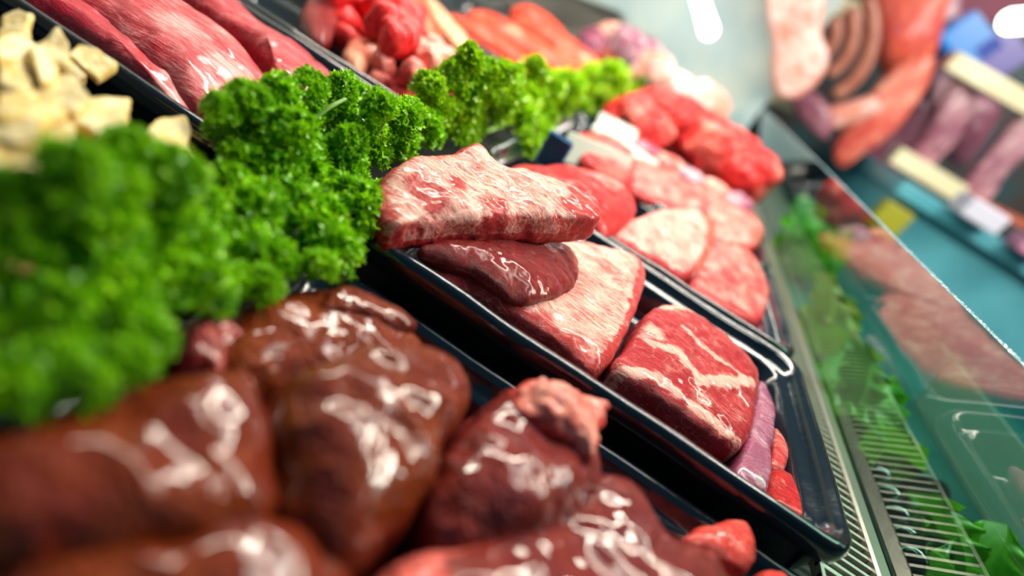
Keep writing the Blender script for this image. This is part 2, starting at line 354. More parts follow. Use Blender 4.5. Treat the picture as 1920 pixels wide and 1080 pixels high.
# low front glass, tilted in over the tray ends: two panes with ground top edges
TL = math.radians(17); S_ = .150; GX, GZ = .2785, -.030
def gpt(s, y, o=0.): return (GX-s*math.sin(TL)+o*math.cos(TL), y, GZ+s*math.cos(TL)+o*math.sin(TL))
def pane(y0, y1, label, far=False):
    e = empty('glass_pane', gpt(0, (y0+y1)/2)); tag(e, label, 'glass pane', 'low front glass panes')
    MB().add([gpt(0, y0), gpt(S_, y0), gpt(S_, y1), gpt(0, y1), gpt(0, y0, .003), gpt(S_, y0, .003), gpt(S_, y1, .003), gpt(0, y1, .003)],
             [(0, 1, 2, 3), (7, 6, 5, 4), (0, 4, 5, 1), (2, 6, 7, 3), (3, 7, 4, 0), (1, 5, 6, 2)]).build('sheet', MT['glass'], e)
    n = 420; V = []; F = []
    ys = np.linspace(y0, y1, n)
    for i, yy in enumerate(ys):
        r = random.uniform(-.0006, .0006); r2 = random.uniform(-.0006, .0006)
        for (o, h) in ((-.0001, .0), (.0006, .0004+r*.5), (.0015, .0007+r2*.6), (.0025, .0004-r*.5), (.0031, .0)): V.append(gpt(S_+h, yy, o))
        if i: F += [tuple(((i-1)*5+j, (i-1)*5+j+1, i*5+j+1, i*5+j)) for j in range(4)]
    build('ground_edge', V, F, MT['edge'], e, smooth=False)
    return e
pane(.04, .900, 'near low glass pane with a sparkling ground top edge, right of the grille')
pane(.906, 1.80, 'far blurred glass pane beyond the joint in the low front glass')
# clear acrylic sheet standing outside the glass, its pointed end towards the middle of the photo
q = at(1788, 675, 0.); ra = q[0]/CH
za = .020; xa = ra*(CH-za); ya = at(1788, 675, za)[1]
ac = MB(); hx = .10
ac.prism([(xa, ya, za), (xa+.012, ya+.004, -.052), (xa+.012, -.05, -.052), (xa, -.05, za)], (.004, 0, 0))
tag(ac.build('acrylic_sheet', MT['acrylic']), 'pale see-through plastic sheet with a pointed corner at the lower right', 'plastic sheet')

# ------------------------------------------------------------------ trays
PITCH = .218; Y0 = .2535
def rrect(x0, x1, y0, y1, r, z, n=8):
    P = []
    for cx, cy, a0 in ((x1-r, y1-r, 0), (x0+r, y1-r, 90), (x0+r, y0+r, 180), (x1-r, y0+r, 270)):
        for i in range(n+1):
            a = math.radians(a0+90*i/n); P.append((cx+r*math.cos(a), cy+r*math.sin(a), z))
    # subdivide straights so that the rim can wave a little
    Q = []
    for i, p in enumerate(P):
        q_ = P[(i+1) % len(P)]; d = math.dist(p, q_); k = max(1, int(d/.008)) if d > .02 else 1
        k = 24 if d > .02 else 1
        for j in range(k): t = j/k; Q.append(tuple(p[c]+(q_[c]-p[c])*t for c in range(3)))
    return np.array(Q)
RIM = [(.012, -.068, .018), (.004, -.018, .02), (.0004, -.014, .022), (0, -.006, .022), (.0015, -.0015, .022), (.004, 0, .021), (.007, -.0004, .02), (.010, -.003, .018), (.0125, -.0085, .018),
       (.0155, -.0105, .018), (.0185, -.0108, .017), (.0205, -.0130, .016), (.024, -.030, .015), (.028, -.0375, .014), (.036, -.0395, .012), (.07, -.0397, .006)]
def tray(x0, x1, k, label, y0=None, y1=None, dz=0.):
    ya_, yb = (Y0+PITCH*k if y0 is None else y0), (Y0+PITCH*(k+1)-.004 if y1 is None else y1)
    e = empty('meat_tray', ((x0+x1)/2, (ya_+yb)/2, -.068)); tag(e, label, 'tray', 'black plastic meat trays')
    rings = [rrect(x0+i, x1-i, ya_+i, yb-i, r, z if q_ == 0 else z+dz) for q_, (i, z, r) in enumerate(RIM)]; n = len(rings[0])
    W = np.vstack(rings); w = vnoise(W*np.array([28, 28, 0])+k*3.7+x0*50, 2)
    W[:, 2] += w*.0009; W[:, 1] += vnoise(W*np.array([22, 0, 0])+k, 5)*.0010
    F = [tuple(f) for f in grid_faces(len(rings), n)]
    F.append(tuple((len(rings)-1)*n+i for i in range(n))); F.append(tuple(range(n-1, -1, -1)))
    sp = 9*n; nf = len(rings)
    rimF = [f for f in F if len(f) == 4 and max(f) < 8*n]; bodyF = [f for f in F if not (len(f) == 4 and max(f) < 8*n)]
    build('basin', W, bodyF, MT['tray'], e); build('rim', W, rimF, MT['tray'], e)
    return e
FX0, FX1 = -.118, .217; BX0, BX1 = -.53, -.185
tray(FX0, FX1, -1, 'black plastic tray heaped with dark red liver, nearest the viewer', .030, .2495, dz=-.022)
tray(FX0, FX1, 0, 'black plastic tray holding the stack of beef cuts in sharp focus')
tray(FX0, FX1, 1, 'black plastic tray of pale beef chunks just behind the focused beef')
tray(FX0, FX1, 2, 'black plastic tray of long pink beef pieces, two trays behind the focused beef')
tray(FX0, FX1, 3, 'black plastic tray under the bright red meat heap by the glass')
tray(FX0, FX1, 4, 'farthest front-row black tray, under pale pink meat before the end panel')
tray(FX0, FX1, 5, 'last front-row black tray, just before the pale end panel', y1=1.60)
tray(BX0, BX1, 5, 'last back-row black tray, just before the pale end panel', y1=1.60)
tray(BX0, -.150, -1, 'black plastic tray holding cut yellow tripe at the upper left', .030, .2495, dz=-.022)
tray(BX0, BX1, 0, 'black plastic tray holding long pork loins at the top left')
tray(BX0, BX1, 1, 'black plastic tray holding small diced red meat behind the pork loins')
tray(BX0, BX1, 2, 'black plastic tray holding tan rib strips behind the diced meat')
tray(BX0, BX1, 3, 'black plastic tray holding smooth orange-red slabs of meat')
tray(BX0, BX1, 4, 'farthest back-row black tray, holding pale mottled meat lumps')

# ------------------------------------------------------------------ livers in the nearest tray
def L(pts, z): return [(p[0], p[1], p[2] if len(p) > 2 else z) for p in pts]
LN = ((.0075, 20, 3), (-.0012, 46, 2), (.0007, 120, 2))
tag(lump('liver', L([(395, 620), (470, 560), (560, 520), (660, 523), (740, 545), (800, 590), (820, 660), (720, 700), (500, 720), (400, 690)], .000), .055, MT['liver'], 3.2, (0, 0), [(360, 610, .012, 1.)], noise=LN, seed=1, nth=200, nph=70),
    'dark red liver under the parsley at the back of the liver tray', 'liver')
tag(lump('liver', L([(600, 560), (640, 528), (700, 540), (745, 560), (790, 590), (770, 600), (690, 585)], .006), .012, MT['liver'], 2.4, (0, 0), noise=((.003, 60, 3),), seed=2, nth=110, nph=40),
    'small curled liver flap at the tray wall, just under the parsley', 'liver')
o = lump('liver', L([(-160, 860), (-20, 750), (120, 690), (270, 650), (400, 640), (505, 660), (540, 760), (560, 900), (480, 970), (300, 990), (100, 1000), (-100, 990)], .014), .070, MT['liver'], 3.4, (0, 0), [(400, 655, .010, .9)], noise=LN, seed=4, nth=220, nph=80)
tag(o, 'big smooth brown-red liver at the far left, below the near parsley', 'liver')
o = lump('liver', L([(500, 690), (560, 625), (700, 585), (835, 615), (895, 650), (915, 720), (880, 800), (850, 880), (760, 980), (650, 1030), (570, 960), (525, 830)], .020), .076, MT['liver'], 3.0, (0, 0), noise=LN, seed=9, nth=220, nph=80)
tag(o, 'tall glossy brown liver lobe in the middle of the liver tray', 'liver')
tag(lump('liver', L([(-80, 1020), (160, 975), (420, 955), (600, 960), (690, 1050), (640, 1230), (200, 1300), (-100, 1250)], .008), .064, MT['liver'], 3., (0, 0), noise=LN, seed=12, nth=180, nph=64),
    'dark liver at the bottom left corner of the photo', 'liver')
lp = lump('liver', L([(835, 900), (865, 780), (930, 705), (985, 685), (1040, 730), (1110, 790), (1155, 830), (1155, 900), (1060, 945), (960, 985), (870, 970)], .014), .068, MT['liver_purple'], 3., (0, 0), noise=((.007, 26, 3), (-.0012, 50, 2), (.0008, 130, 2)), seed=15, nth=200, nph=70)
tag(lp, 'purplish liver lobe with a pink lump of fat, beside the beef tray rim', 'liver')
o = lump('fat_lump', L([(975, 735), (1000, 690), (1060, 690), (1110, 720), (1165, 738), (1160, 760), (1140, 800), (1135, 840), (1080, 800), (1020, 770)], .022), .026, MT['trim'], 2.6, (.55, .3), noise=((.005, 60, 3), (-.001, 120, 2)), seed=3, parent=lp, nth=120, nph=44)
o['label'] = 'pink fat lump with a dark vessel hole'
lf = lump('liver', L([(770, 1010), (880, 940), (1050, 915), (1160, 855), (1230, 900), (1290, 985), (1400, 1030), (1480, 1090), (1400, 1300), (1100, 1400), (850, 1300), (730, 1120)], .006), .062, MT['liver_purple'], 3., (0, 0), [(860, 980, .013, .9), (800, 1050, .012, .9), (900, 920, .008, .6)], noise=LN, seed=21, nth=220, nph=76)
tag(lf, 'reddish brown liver at the bottom centre, nearest the tray end', 'liver')
tag(lump('fat_trimming', L([(1305, 990), (1340, 968), (1390, 965), (1425, 990), (1440, 1040), (1410, 1055), (1340, 1025)], -.004), .022, MT['trim'], 2.5, (.25, .25), noise=((.0025, 90, 3),), seed=5, nth=90, nph=36), 'small orange-red fatty scrap in front of the liver, under the beef tray corner', 'meat scrap')
tag(lump('fat_trimming', L([(1440, 1062), (1470, 1058), (1490, 1080), (1480, 1110), (1445, 1100)], -.008), .018, MT['trim'], 2.5, (.25, .25), noise=((.002, 90, 3),), seed=6, nth=60, nph=24), 'tiny orange fatty scrap cut off by the bottom edge of the photo', 'meat scrap')
tag(lump('fat_trimming', L([(325, 625), (360, 585), (430, 570), (470, 600), (450, 650), (420, 690), (370, 670)], .002), .024, MT['liver_purple'], 2.4, (.45, .3), noise=((.007, 50, 3), (-.0012, 90, 2)), seed=8, nth=80, nph=32), 'pink membrane scrap between the near parsley and the livers', 'meat scrap')

# ------------------------------------------------------------------ the beef in focus
BN = ((.0022, 45, 3), (.0009, 130, 3))
tag(lump('beef_cut', [(702, 345, .018), (760, 292, .03), (850, 278, .036), (900, 264, .043), (945, 298, .043), (1010, 312, .045), (1095, 342, .048), (1132, 372, .048), (1138, 400, .046), (1100, 405, .045), (1000, 398, .038), (900, 402, .03), (800, 405, .022), (735, 412, .014)],
    .027, MT['beef_top'], 5., (.62, .0), [(800, 360, .014, -.45), (1090, 380, .014, -.75), (930, 385, .013, -.4), (860, 345, .008, -.3)], bands=[([(740, 410), (900, 400), (1010, 400), (1090, 406)], .004, .5)], noise=((.0042, 30, 3), (-.0005, (60, 150, 90), 2), (.0006, 140, 3)), seed=31, nth=300, nph=110),
    'thick fat-covered beef cut on top of the stack, in sharp focus', 'beef')
tag(lump('beef_cut', L([(800, 440), (860, 430), (940, 425), (1040, 432), (1088, 455), (1100, 500), (1065, 530), (1010, 540), (955, 520), (905, 485), (850, 462)], .014), .024, MT['dark_beef'], 2.3, (-.15, -.1), [(1040, 535, .008, .5)], noise=((.0022, 50, 3), (.0007, 150, 2)), seed=33, nth=200, nph=64),
    'dark red rounded beef muscle wedged in the middle of the stack', 'beef')
tag(lump('beef_cut', [(785, 488, -.003), (850, 470, 0), (980, 440, .004), (1100, 445, .006), (1195, 468, .008), (1218, 500, .008), (1205, 560, .006), (1180, 620, .004), (1150, 672, .002), (1110, 680, 0), (1040, 620, -.002), (920, 550, -.004)], .030, MT['beef_top'], 6., (.62, -.2), bands=[([(1212, 488), (1196, 560), (1168, 640), (1132, 690)], .0055, -.9)], patches=[(880, 510, .02, -.35), (1020, 600, .012, -.4), (1080, 640, .010, -.35)], noise=((.002, 40, 3), (.0008, 130, 3)), seed=36, nth=240, nph=80),
    'broad pale-faced beef cut lying flat under the dark muscle', 'beef')
tag(lump('beef_cut', [(1165, 680, .004), (1190, 625, .006), (1238, 562, .008), (1310, 575, .008), (1372, 618, .006), (1432, 690, .004), (1428, 760, 0), (1408, 828, -.003), (1330, 790, -.002), (1240, 725, .002)], .036, MT['beef'], 5., (.22, -.12), [(1215, 610, .016, .4), (1310, 740, .009, .3)], bands=[([(1160, 684), (1235, 702), (1300, 752), (1400, 826)], .0050, .62), ([(1225, 640), (1275, 665), (1310, 715), (1415, 712)], .006, .62), ([(1285, 615), (1345, 668), (1400, 705)], .0045, .5), ([(1240, 565), (1310, 578), (1390, 632)], .006, .6)], noise=((.0022, 42, 3), (.0010, 130, 3)), seed=38, nth=260, nph=90),
    'thick beef block with white fat bands, front of the focused tray', 'beef')
tag(lump('beef_cut', L([(1432, 702), (1462, 752), (1458, 800), (1452, 900), (1440, 922), (1392, 885), (1402, 830)], -.006), .03, MT['silver'], 4., (.35, .2), noise=((.0018, 50, 3),), seed=41, nth=140, nph=50),
    'beef flap with bluish silver skin at the end of the block', 'beef')
tag(lump('beef_cut', L([(1452, 850), (1470, 870), (1497, 885), (1520, 930), (1545, 985), (1505, 975), (1450, 935)], -.014), .024, MT['red'], 4., (.2, .0), noise=((.0015, 60, 3),), seed=43, nth=110, nph=40),
    'small pink beef end piece in the tray corner by the grille', 'beef')
tag(lump('beef_cut', L([(1455, 795), (1475, 810), (1487, 850), (1475, 880), (1450, 870)], -.012), .024, MT['veal'], 4., (.4, .2), noise=((.0015, 60, 3),), seed=44, nth=90, nph=36),
    'fatty beef sliver between the silver-skinned flap and the tray wall', 'beef')
# tray behind
tag(lump('beef_cut', [(960, 302, .012), (1040, 292, .022), (1120, 305, .03), (1180, 335, .03), (1203, 375, .022), (1175, 412, .012), (1140, 432, .006), (1110, 395, .012), (1040, 340, .014)], .028, MT['red'], 2.8, (.12, .05), [(1150, 330, .02, .5)], noise=((.004, 30, 3), (.001, 110, 2)), seed=51, nth=150, nph=50),
    'glossy bright red folded beef right behind the top cut', 'beef')
tag(lump('beef_cut', [(1145, 428, .002), (1190, 400, .008), (1285, 380, .018), (1332, 398, .018), (1338, 450, .012), (1318, 490, .004), (1290, 508, 0), (1215, 470, 0)], .034, MT['veal'], 4., (.62, .0), noise=((.003, 34, 3), (.001, 110, 2)), seed=53, nth=150, nph=50),
    'big pale chunk of beef with a red cut side, second tray', 'beef')
tag(lump('beef_cut', [(1345, 425, .008), (1395, 450, .006), (1440, 505, 0), (1450, 560, -.004), (1432, 595, -.008), (1385, 580, -.008), (1305, 530, -.006), (1320, 480, .002)], .026, MT['veal'], 4., (.42, .0), [(1370, 520, .015, -.4)], noise=((.002, 40, 3),), seed=55, nth=140, nph=48),
    'flat pink beef steak leaning at the front of the second tray', 'beef')
tag(lump('beef_cut', L([(1330, 375), (1395, 388), (1435, 415), (1432, 450), (1390, 455), (1340, 430)], .012), .03, MT['veal'], 3., (.5, .2), noise=((.004, 45, 3),), seed=57, nth=110, nph=40),
    'lumpy pale beef piece above the steak, near the glass', 'beef')
tag(lump('beef_cut', L([(1436, 565), (1460, 570), (1466, 610), (1450, 635), (1430, 610)], -.012), .024, MT['silver'], 3.5, (.5, .3), noise=((.002, 45, 3),), seed=58, nth=70, nph=28),
    'small greyish silver-skinned scrap at the end of the second tray', 'beef')
tag(lump('beef_cut', [(1325, 395, .016), (1342, 400, .016), (1345, 440, .01), (1320, 500, .002), (1305, 510, 0), (1318, 460, .008)], .03, MT['dark_beef'], 3.5, (.5, .3), noise=((.002, 45, 3),), seed=59, nth=70, nph=28),
    'narrow mauve beef edge between the pale chunk and the steak', 'beef')
# third tray
tag(lump('beef_cut', L([(1078, 250), (1130, 235), (1180, 262), (1203, 300), (1190, 330), (1140, 310)], .014), .034, MT['red'], 2.8, (.35, .2), noise=((.005, 36, 3),), seed=61, nth=100, nph=36),
    'short pink-red beef lump at the parsley end of the third tray', 'beef')
tag(lump('beef_cut', L([(1165, 300), (1210, 290), (1290, 330), (1350, 365), (1340, 392), (1280, 380), (1200, 345)], .008), .03, MT['veal'], 3., (.45, .2), noise=((.004, 36, 3),), seed=63, nth=110, nph=36),
    'long smooth pink beef piece lying along the third tray', 'beef')
tag(lump('beef_cut', L([(1335, 355), (1390, 375), (1425, 402), (1405, 418), (1345, 395)], .004), .03, MT['veal'], 3., (.45, .2), noise=((.004, 36, 3),), seed=64, nth=90, nph=32),
    'pink beef end piece at the glass end of the third tray', 'beef')
# fourth tray: red heap and the mottled row before it
for i, (px, py, y_, r, yw) in enumerate([(1205, 228, .985, (.06, .06, .036), .2), (1268, 222, 1.04, (.08, .07, .042), -.2), (1345, 272, 1.02, (.085, .065, .044), -.15), (1398, 312, 1.0, (.055, .07, .042), .1)]):
    p = at_y(px, py, y_); p[2] -= .005
    tag(wlump('red_meat', p, r, MT['red'], yw, 2.5, .22, ((.014, 28, 3), (-.003, 50, 2), (.002, 110, 2)), 70+i, 120, 44), ['bright red meat lump touching the far parsley', 'bright red meat lump on top of the red heap', 'long red meat lump in the middle of the red heap', 'bright red meat lump at the glass end of the red heap'][i], 'red meat', 'red meat heap in the fourth tray')
for i, (cx, cy) in enumerate([(1215, 275), (1258, 300), (1300, 325), (1345, 350), (1388, 375)]):
    p = at_y(cx, cy, .925); p[2] -= .012
    tag(wlump('meat_scrap', p, (.030, .022, .018), MT['veal'] if i % 2 else MT['silver'], .4, 2.5, .5, ((.006, 45, 3),), 80+i, 70, 30),
        'pink and white mottled scrap in the row before the red heap', 'meat scrap', 'mottled scraps before the red heap')
for i, (px, py, la) in enumerate([(1262, 168, 'pale pink meat piece beside the parsley end, farthest front tray'), (1325, 192, 'pale pink meat piece at the glass end, farthest front tray')]):
    p = at_y(px, py, 1.46); p[2] -= .01
    tag(wlump('pale_meat', p, (.06, .07, .05), MT['ham'], 0, 2.6, .5, ((.010, 24, 3),), 90+i), la, 'pale meat')

# ------------------------------------------------------------------ back row: tripe
TRI = [
 ('small pale tripe piece in the top left corner', [(5, 25), (35, 15), (55, 30), (45, 55), (15, 60)], .0),
 ('curled yellow tripe scrap under the top left corner piece', [(0, 55), (35, 45), (50, 65), (30, 85), (0, 80)], .004),
 ('diamond-shaped tripe piece standing at the top of the pile', [(66, 84), (108, 54), (128, 85), (124, 117), (92, 112)], .006),
 ('curved rectangular tripe piece bending towards the pork tray', [(130, 98), (150, 79), (180, 92), (211, 117), (184, 143), (160, 124)], .002),
 ('greyish tripe piece tucked under the curved rectangular one', [(98, 120), (140, 112), (162, 135), (148, 158), (110, 150)], -.008),
 ('broad tripe piece with a ragged edge in mid pile', [(60, 165), (85, 145), (130, 136), (152, 152), (165, 185), (140, 205), (100, 200)], .008),
 ('large flat triangular tripe piece with a sharp corner', [(110, 215), (165, 192), (237, 188), (230, 225), (217, 264), (170, 238)], .006),
 ('lone tripe piece at the edge of the near parsley, right of the pile', [(268, 245), (300, 226), (345, 222), (354, 240), (352, 268), (386, 316), (345, 322), (305, 285)], .0),
 ('dark yellow ribbed tripe lump at the left edge', [(5, 100), (50, 95), (70, 120), (65, 155), (40, 168), (5, 155)], .006),
 ('narrow upright tripe piece beside the ribbed lump', [(60, 95), (80, 92), (102, 130), (98, 150), (75, 145)], .008),
 ('wide smooth tripe piece at the left edge in mid pile', [(0, 170), (60, 165), (105, 180), (118, 210), (70, 225), (0, 215)], .012),
 ('folded tripe strip hanging down the pile', [(62, 235), (100, 218), (136, 235), (134, 290), (112, 328), (100, 270)], .008),
 ('orange-tinted tripe piece beside the near parsley', [(132, 245), (160, 238), (195, 262), (180, 295), (140, 285)], .0),
 ('big rounded tripe piece at the left edge above the parsley', [(-20, 255), (50, 245), (100, 280), (105, 330), (40, 350), (-20, 330)], .012),
 ('pale tripe piece at the left edge below the top scraps', [(0, 75), (40, 70), (68, 90), (40, 110), (0, 105)], .008),
 ('tripe slice lying in the left edge fold of the pile', [(-20, 205), (30, 208), (70, 225), (72, 255), (30, 262), (-20, 250)], .014),
 ('half-hidden tripe piece behind the near parsley leaves', [(70, 320), (120, 300), (150, 330), (130, 370), (80, 370)], .004),
]
TRI = [(la, pts, z+.024) for la, pts, z in TRI]
for k_, (x_, y_, z_, r_) in enumerate([(-.205, .135, -.060, (.022, .06, .019)), (-.245, .16, -.060, (.022, .05, .021)), (-.235, .175, -.022, (.028, .022, .012)), (-.205, .145, -.024, (.018, .045, .012))]):
    tag(wlump('tripe', (x_, y_, z_), r_, MT['tripe'], .3*k_, 2.8, .4, ((.006, 40, 3),), 180+k_), 'folded tripe piece low in the pile, mostly hidden under the others', 'tripe', 'hidden tripe pieces')
for i, (la, pts, z) in enumerate(TRI):
    cx = sum(p[0] for p in pts)/len(pts); cy = sum(p[1] for p in pts)/len(pts); tx, ty = random.uniform(-.4, .4), random.uniform(-.4, .4)
    c0 = at(cx, cy, z); pp = []
    pts = [(cx+(p[0]-cx)*1.16, cy+(p[1]-cy)*1.16) for p in pts]
    for p in pts:
        w = at(*p, z); pp.append((p[0], p[1], z+tx*(w[0]-c0[0])+ty*(w[1]-c0[1])))
    tag(lump('tripe', pp, random.uniform(.0034, .0048), MT['tripe'], 8, (random.uniform(.4, .8), random.uniform(-.1, .3)), noise=((.0030, 45, 3), (.0006, 200, 2)), seed=100+i, nth=100, nph=40, sharp=True), la, 'tripe', 'cut tripe pieces')

# pork loins
PN = ((.003, 24, 3), (.0008, 90, 2))
def loin(la, pts, z, th, seed, fat, patches=()):
    tag(lump('pork_loin', L(pts, z), th, MT['pork'], 2.6, fat, patches, noise=PN, seed=seed, nth=190, nph=60, bottom=.72), la, 'pork loin', 'long pork loins')
loin('dark pink pork loin lying along the rim of the tripe tray', [(-80, -90), (60, -100), (190, 0), (300, 80), (400, 160), (405, 205), (375, 215), (290, 145), (200, 75), (90, 0)], .004, .046, 131, (.22, .1), [(340, 155, .02, .45)])
loin('thick shiny pork loin in the middle of the pork tray', [(40, -110), (200, -110), (390, 0), (470, 60), (525, 125), (515, 160), (450, 178), (390, 175), (300, 95), (190, 5)], .014, .056, 133, (.42, .2), [(440, 120, .02, .4), (330, 40, .02, .2)])
loin('pork loin at the far rim beside the diced meat tray', [(250, -110), (400, -50), (480, 15), (600, 95), (680, 165), (690, 200), (640, 205), (540, 150), (500, 80), (390, 0)], .006, .046, 135, (.35, .15), [(600, 150, .02, .3)])
tag(lump('pork_scrap', L([(385, 190), (420, 165), (470, 160), (490, 180), (450, 205), (400, 215)], .006), .022, MT['pork'], 2.5, (.05, .05), noise=((.003, 60, 3),), seed=137, nth=80, nph=32), 'curled red pork scrap peeping over the parsley', 'pork')

# diced meat: a few kinds of piece, copied over the heap
def rough_piece(name, mat, r, seed, fat):
    n, m = 20, 26; G = np.zeros((n, m, 3))
    for i in range(n):
        a = math.pi*i/(n-1)-math.pi/2
        for j in range(m):
            b = 2*math.pi*j/m; v = np.array([math.cos(a)*math.cos(b), math.cos(a)*math.sin(b)*.8, math.sin(a)*.75])
            v = np.sign(v)*np.abs(v)**.8; G[i, j] = v*r
    W = G.reshape(-1, 3); W = W*(1+.35*fbm(W/r*1.1, 3, seed))[:, None]
    G = W.reshape(n, m, 3); G[0] = G[0].mean(0); G[-1] = G[-1].mean(0); W = G.reshape(-1, 3)
    return build(name, W, grid_faces(n, m), MT[mat], attrs={'fat': np.full(len(W), fat)}, origin=np.zeros(3))
kinds = [rough_piece('diced_meat', 'mince', .017, 1, .0), rough_piece('diced_meat', 'mince', .015, 2, .15), rough_piece('diced_meat', 'mince', .014, 3, .5), rough_piece('diced_meat', 'mince', .016, 4, .75)]
used = [False]*4
def put(i, p, s, label, group):
    o = kinds[i]
    if used[i]: o = kinds[i].copy(); COL.objects.link(o)
    used[i] = True; o.location = p; o.rotation_euler = (random.uniform(0, 6), random.uniform(0, 6), random.uniform(0, 6)); o.scale = (s, s, s)
    tag(o, label, 'diced meat', group)
for i in range(46):
    u, v = random.random(), random.random(); red = i < 26
    px, py = (random.uniform(620, 780), random.uniform(-40, 95)) if red else (random.uniform(690, 850), random.uniform(85, 175))
    if not red and (py-185) > (px-760)*.6+0: px += 60
    for _ in range(40):
        p = at_y(px, py, random.uniform(Y0+PITCH+.035, Y0+2*PITCH-.035))
        if -.034 < p[2] < .028 and p[0] > BX0+.04: break
    p[2] = min(max(p[2], -.030), .028); p[0] = min(max(p[0], BX0+.04), BX1-.035)
    put((0 if random.random() < .6 else 1) if red else (2 if random.random() < .55 else (3 if random.random() < .6 else 1)), p, random.uniform(.75, 1.25),
        'bright red diced meat in the upper heap behind the pork loins' if red else 'pink and white diced meat low in the tray behind the pork loins', 'bright red diced meat' if red else 'pink and white diced meat')
tag(lump('meat_ball', L([(650, 80), (675, 55), (705, 70), (705, 100), (675, 112)], .006), .028, MT['tan'], 2.2, (.35, .3), noise=((.002, 50, 3),), seed=141, nth=70, nph=28), 'rounded orange-tan knob of meat at the diced meat tray rim', 'meat knob')
tag(lump('dark_meat', L([(570, 10), (600, -30), (640, -20), (640, 40), (610, 60)], .004), .03, MT['dark_beef'], 2.6, (.1, .1), noise=((.003, 50, 3),), seed=142, nth=80, nph=32), 'dark purple meat piece at the top edge, beside the diced meat', 'meat')
# rib strips
for i, (la, pts) in enumerate([('upper tan rib strip behind the diced meat', [(760, -20), (800, 0), (860, 55), (878, 90), (855, 95), (800, 45), (760, 10)]), ('lower tan rib strip above the dark gap in the tray', [(740, 20), (780, 40), (830, 75), (845, 100), (810, 98), (760, 60)]), ('pale fat-edged rib strip at the rear tray rim', [(790, -30), (830, 10), (880, 65), (895, 85), (880, 95), (820, 30)])]):
    tag(lump('rib_strip', L(pts, .006+.006*i), .028, MT['tan'], 2.8, (.3+.2*i, .2), noise=((.003, 30, 3),), seed=150+i, nth=90, nph=32), la, 'rib strip')
for i, (la, px, py, y_, r) in enumerate([('smooth orange-red meat slab at the near rim of its tray', 925, 88, .965, (.105, .030, .028)), ('broad orange-red meat slab in the middle of its tray', 975, 85, 1.02, (.11, .034, .032)), ('orange-red meat slab at the far rim of its tray', 1045, 92, 1.07, (.10, .032, .034)), ('darker red meat piece behind the orange-red slabs', 1010, 48, 1.10, (.06, .03, .03))]):
    p = at_y(px, py, y_); p[2] -= .006
    tag(wlump('meat_slab', p, r, MT['orange'], -.05, 2.5, [.1, .25, .2, -.2][i], ((.007, 20, 3),), 160+i, 110, 40), la, 'meat slab')
for i, (cx, cy, m) in enumerate([(1120, 72, 'silver'), (1150, 58, 'ham'), (1170, 88, 'ham'), (1145, 98, 'dark_beef'), (1200, 103, 'ham'), (1215, 82, 'silver'), (1185, 66, 'silver'), (1240, 112, 'ham')]):
    p = at_y(cx, cy, 1.30+.05*(i % 3)); p[2] -= .02
    tag(wlump('meat_lump', p, (.036, .036, .034), MT[m], i, 2.4, .4, ((.010, 28, 3),), 170+i, 60, 26),
        'pale mottled lump of meat behind the far end of the parsley', 'meat lump', 'mottled lumps behind the far parsley')

# upright white strips shaped as the light glare on the far tray rims
def glare_strip(pa, pb, z0, h, label, mat='cream'):
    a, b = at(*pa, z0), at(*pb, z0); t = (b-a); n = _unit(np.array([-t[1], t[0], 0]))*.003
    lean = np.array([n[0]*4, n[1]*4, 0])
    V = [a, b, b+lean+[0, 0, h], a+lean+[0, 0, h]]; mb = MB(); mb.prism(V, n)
    o = mb.build('rim_glare_strip', MT[mat]); tag(o, label, 'glare_strip'); return o
glare_strip((1050, 300), (1170, 345), -.008, .030, 'white strip standing in for tray-rim glare, above the red folded beef')
glare_strip((1110, 240), (1225, 318), -.004, .010, 'narrow white strip standing in for rim glare in the third tray')
glare_strip((1120, 232), (1190, 268), .0, .016, 'short white rim-glare strip right under the far parsley')
glare_strip((1225, 172), (1290, 195), .0, .022, 'small white rim-glare strip beside the far end of the parsley')
a = at(1030, 300, 0); mb = MB(); mb.box((a[0]-.014, a[1]-.004, -.01), (a[0]+.014, a[1]+.002, .028), .002)
tag(mb.build('blue_card', MT['bluetag']), 'dark blue card standing below the far parsley', 'card')

# ------------------------------------------------------------------ curly parsley
def leaflet(seed):
    r = np.random.default_rng(seed); na, nr = 12, 3; V = [(0, 0, 0)]; ph = r.uniform(0, 6)
    for i in range(1, nr+1):
        s = i/nr
        for j in range(na):
            t = math.radians(-105+210*j/(na-1)); rad = s*(1+.28*(1 if j % 2 else -1)*s)*(1-.15*abs(t)/1.8)
            V.append((rad*math.sin(t), rad*math.cos(t)*.9, (.42*math.sin(3.5*t+ph)*s**1.5+.35*s*s)+r.uniform(-.08, .08)*s))
    F = []
    for j in range(na-1): F.append((0, 1+j, 2+j, 2+j))
    for i in range(nr-1):
        for j in range(na-1): F.append((1+i*na+j, 1+i*na+j+1, 1+(i+1)*na+j+1, 1+(i+1)*na+j))
    return np.array(V), np.array(F)
LEAF = [leaflet(i) for i in range(6)]
def floret(n, size, seed):
    r = np.random.default_rng(seed); Vs = []; Fs = []; base = 0
    for i in range(n):
        d = r.normal(size=3); d /= np.linalg.norm(d)
        if d[2] < -.55: d[2] *= -1
        rad = r.uniform(.45, 1.)**.5
        V, F = LEAF[r.integers(6)]
        z = _unit(d+r.normal(size=3)*.8); x = _unit(np.cross(z, r.normal(size=3))); y = np.cross(z, x)
        s = size*r.uniform(.7, 1.25)
        # the fan opens outwards: its own y axis leans along the outward direction
        Rm = np.stack([x, _unit(z+.5*y), np.cross(x, _unit(z+.5*y))], 1)
        Vs.append(V@Rm.T*s+d*rad*(1+.12*vnoise(d[None]*2.3, seed)[0])-_unit(z)*s*.5); Fs.append(F+base); base += len(V)
    return np.vstack(Vs), np.vstack(Fs)
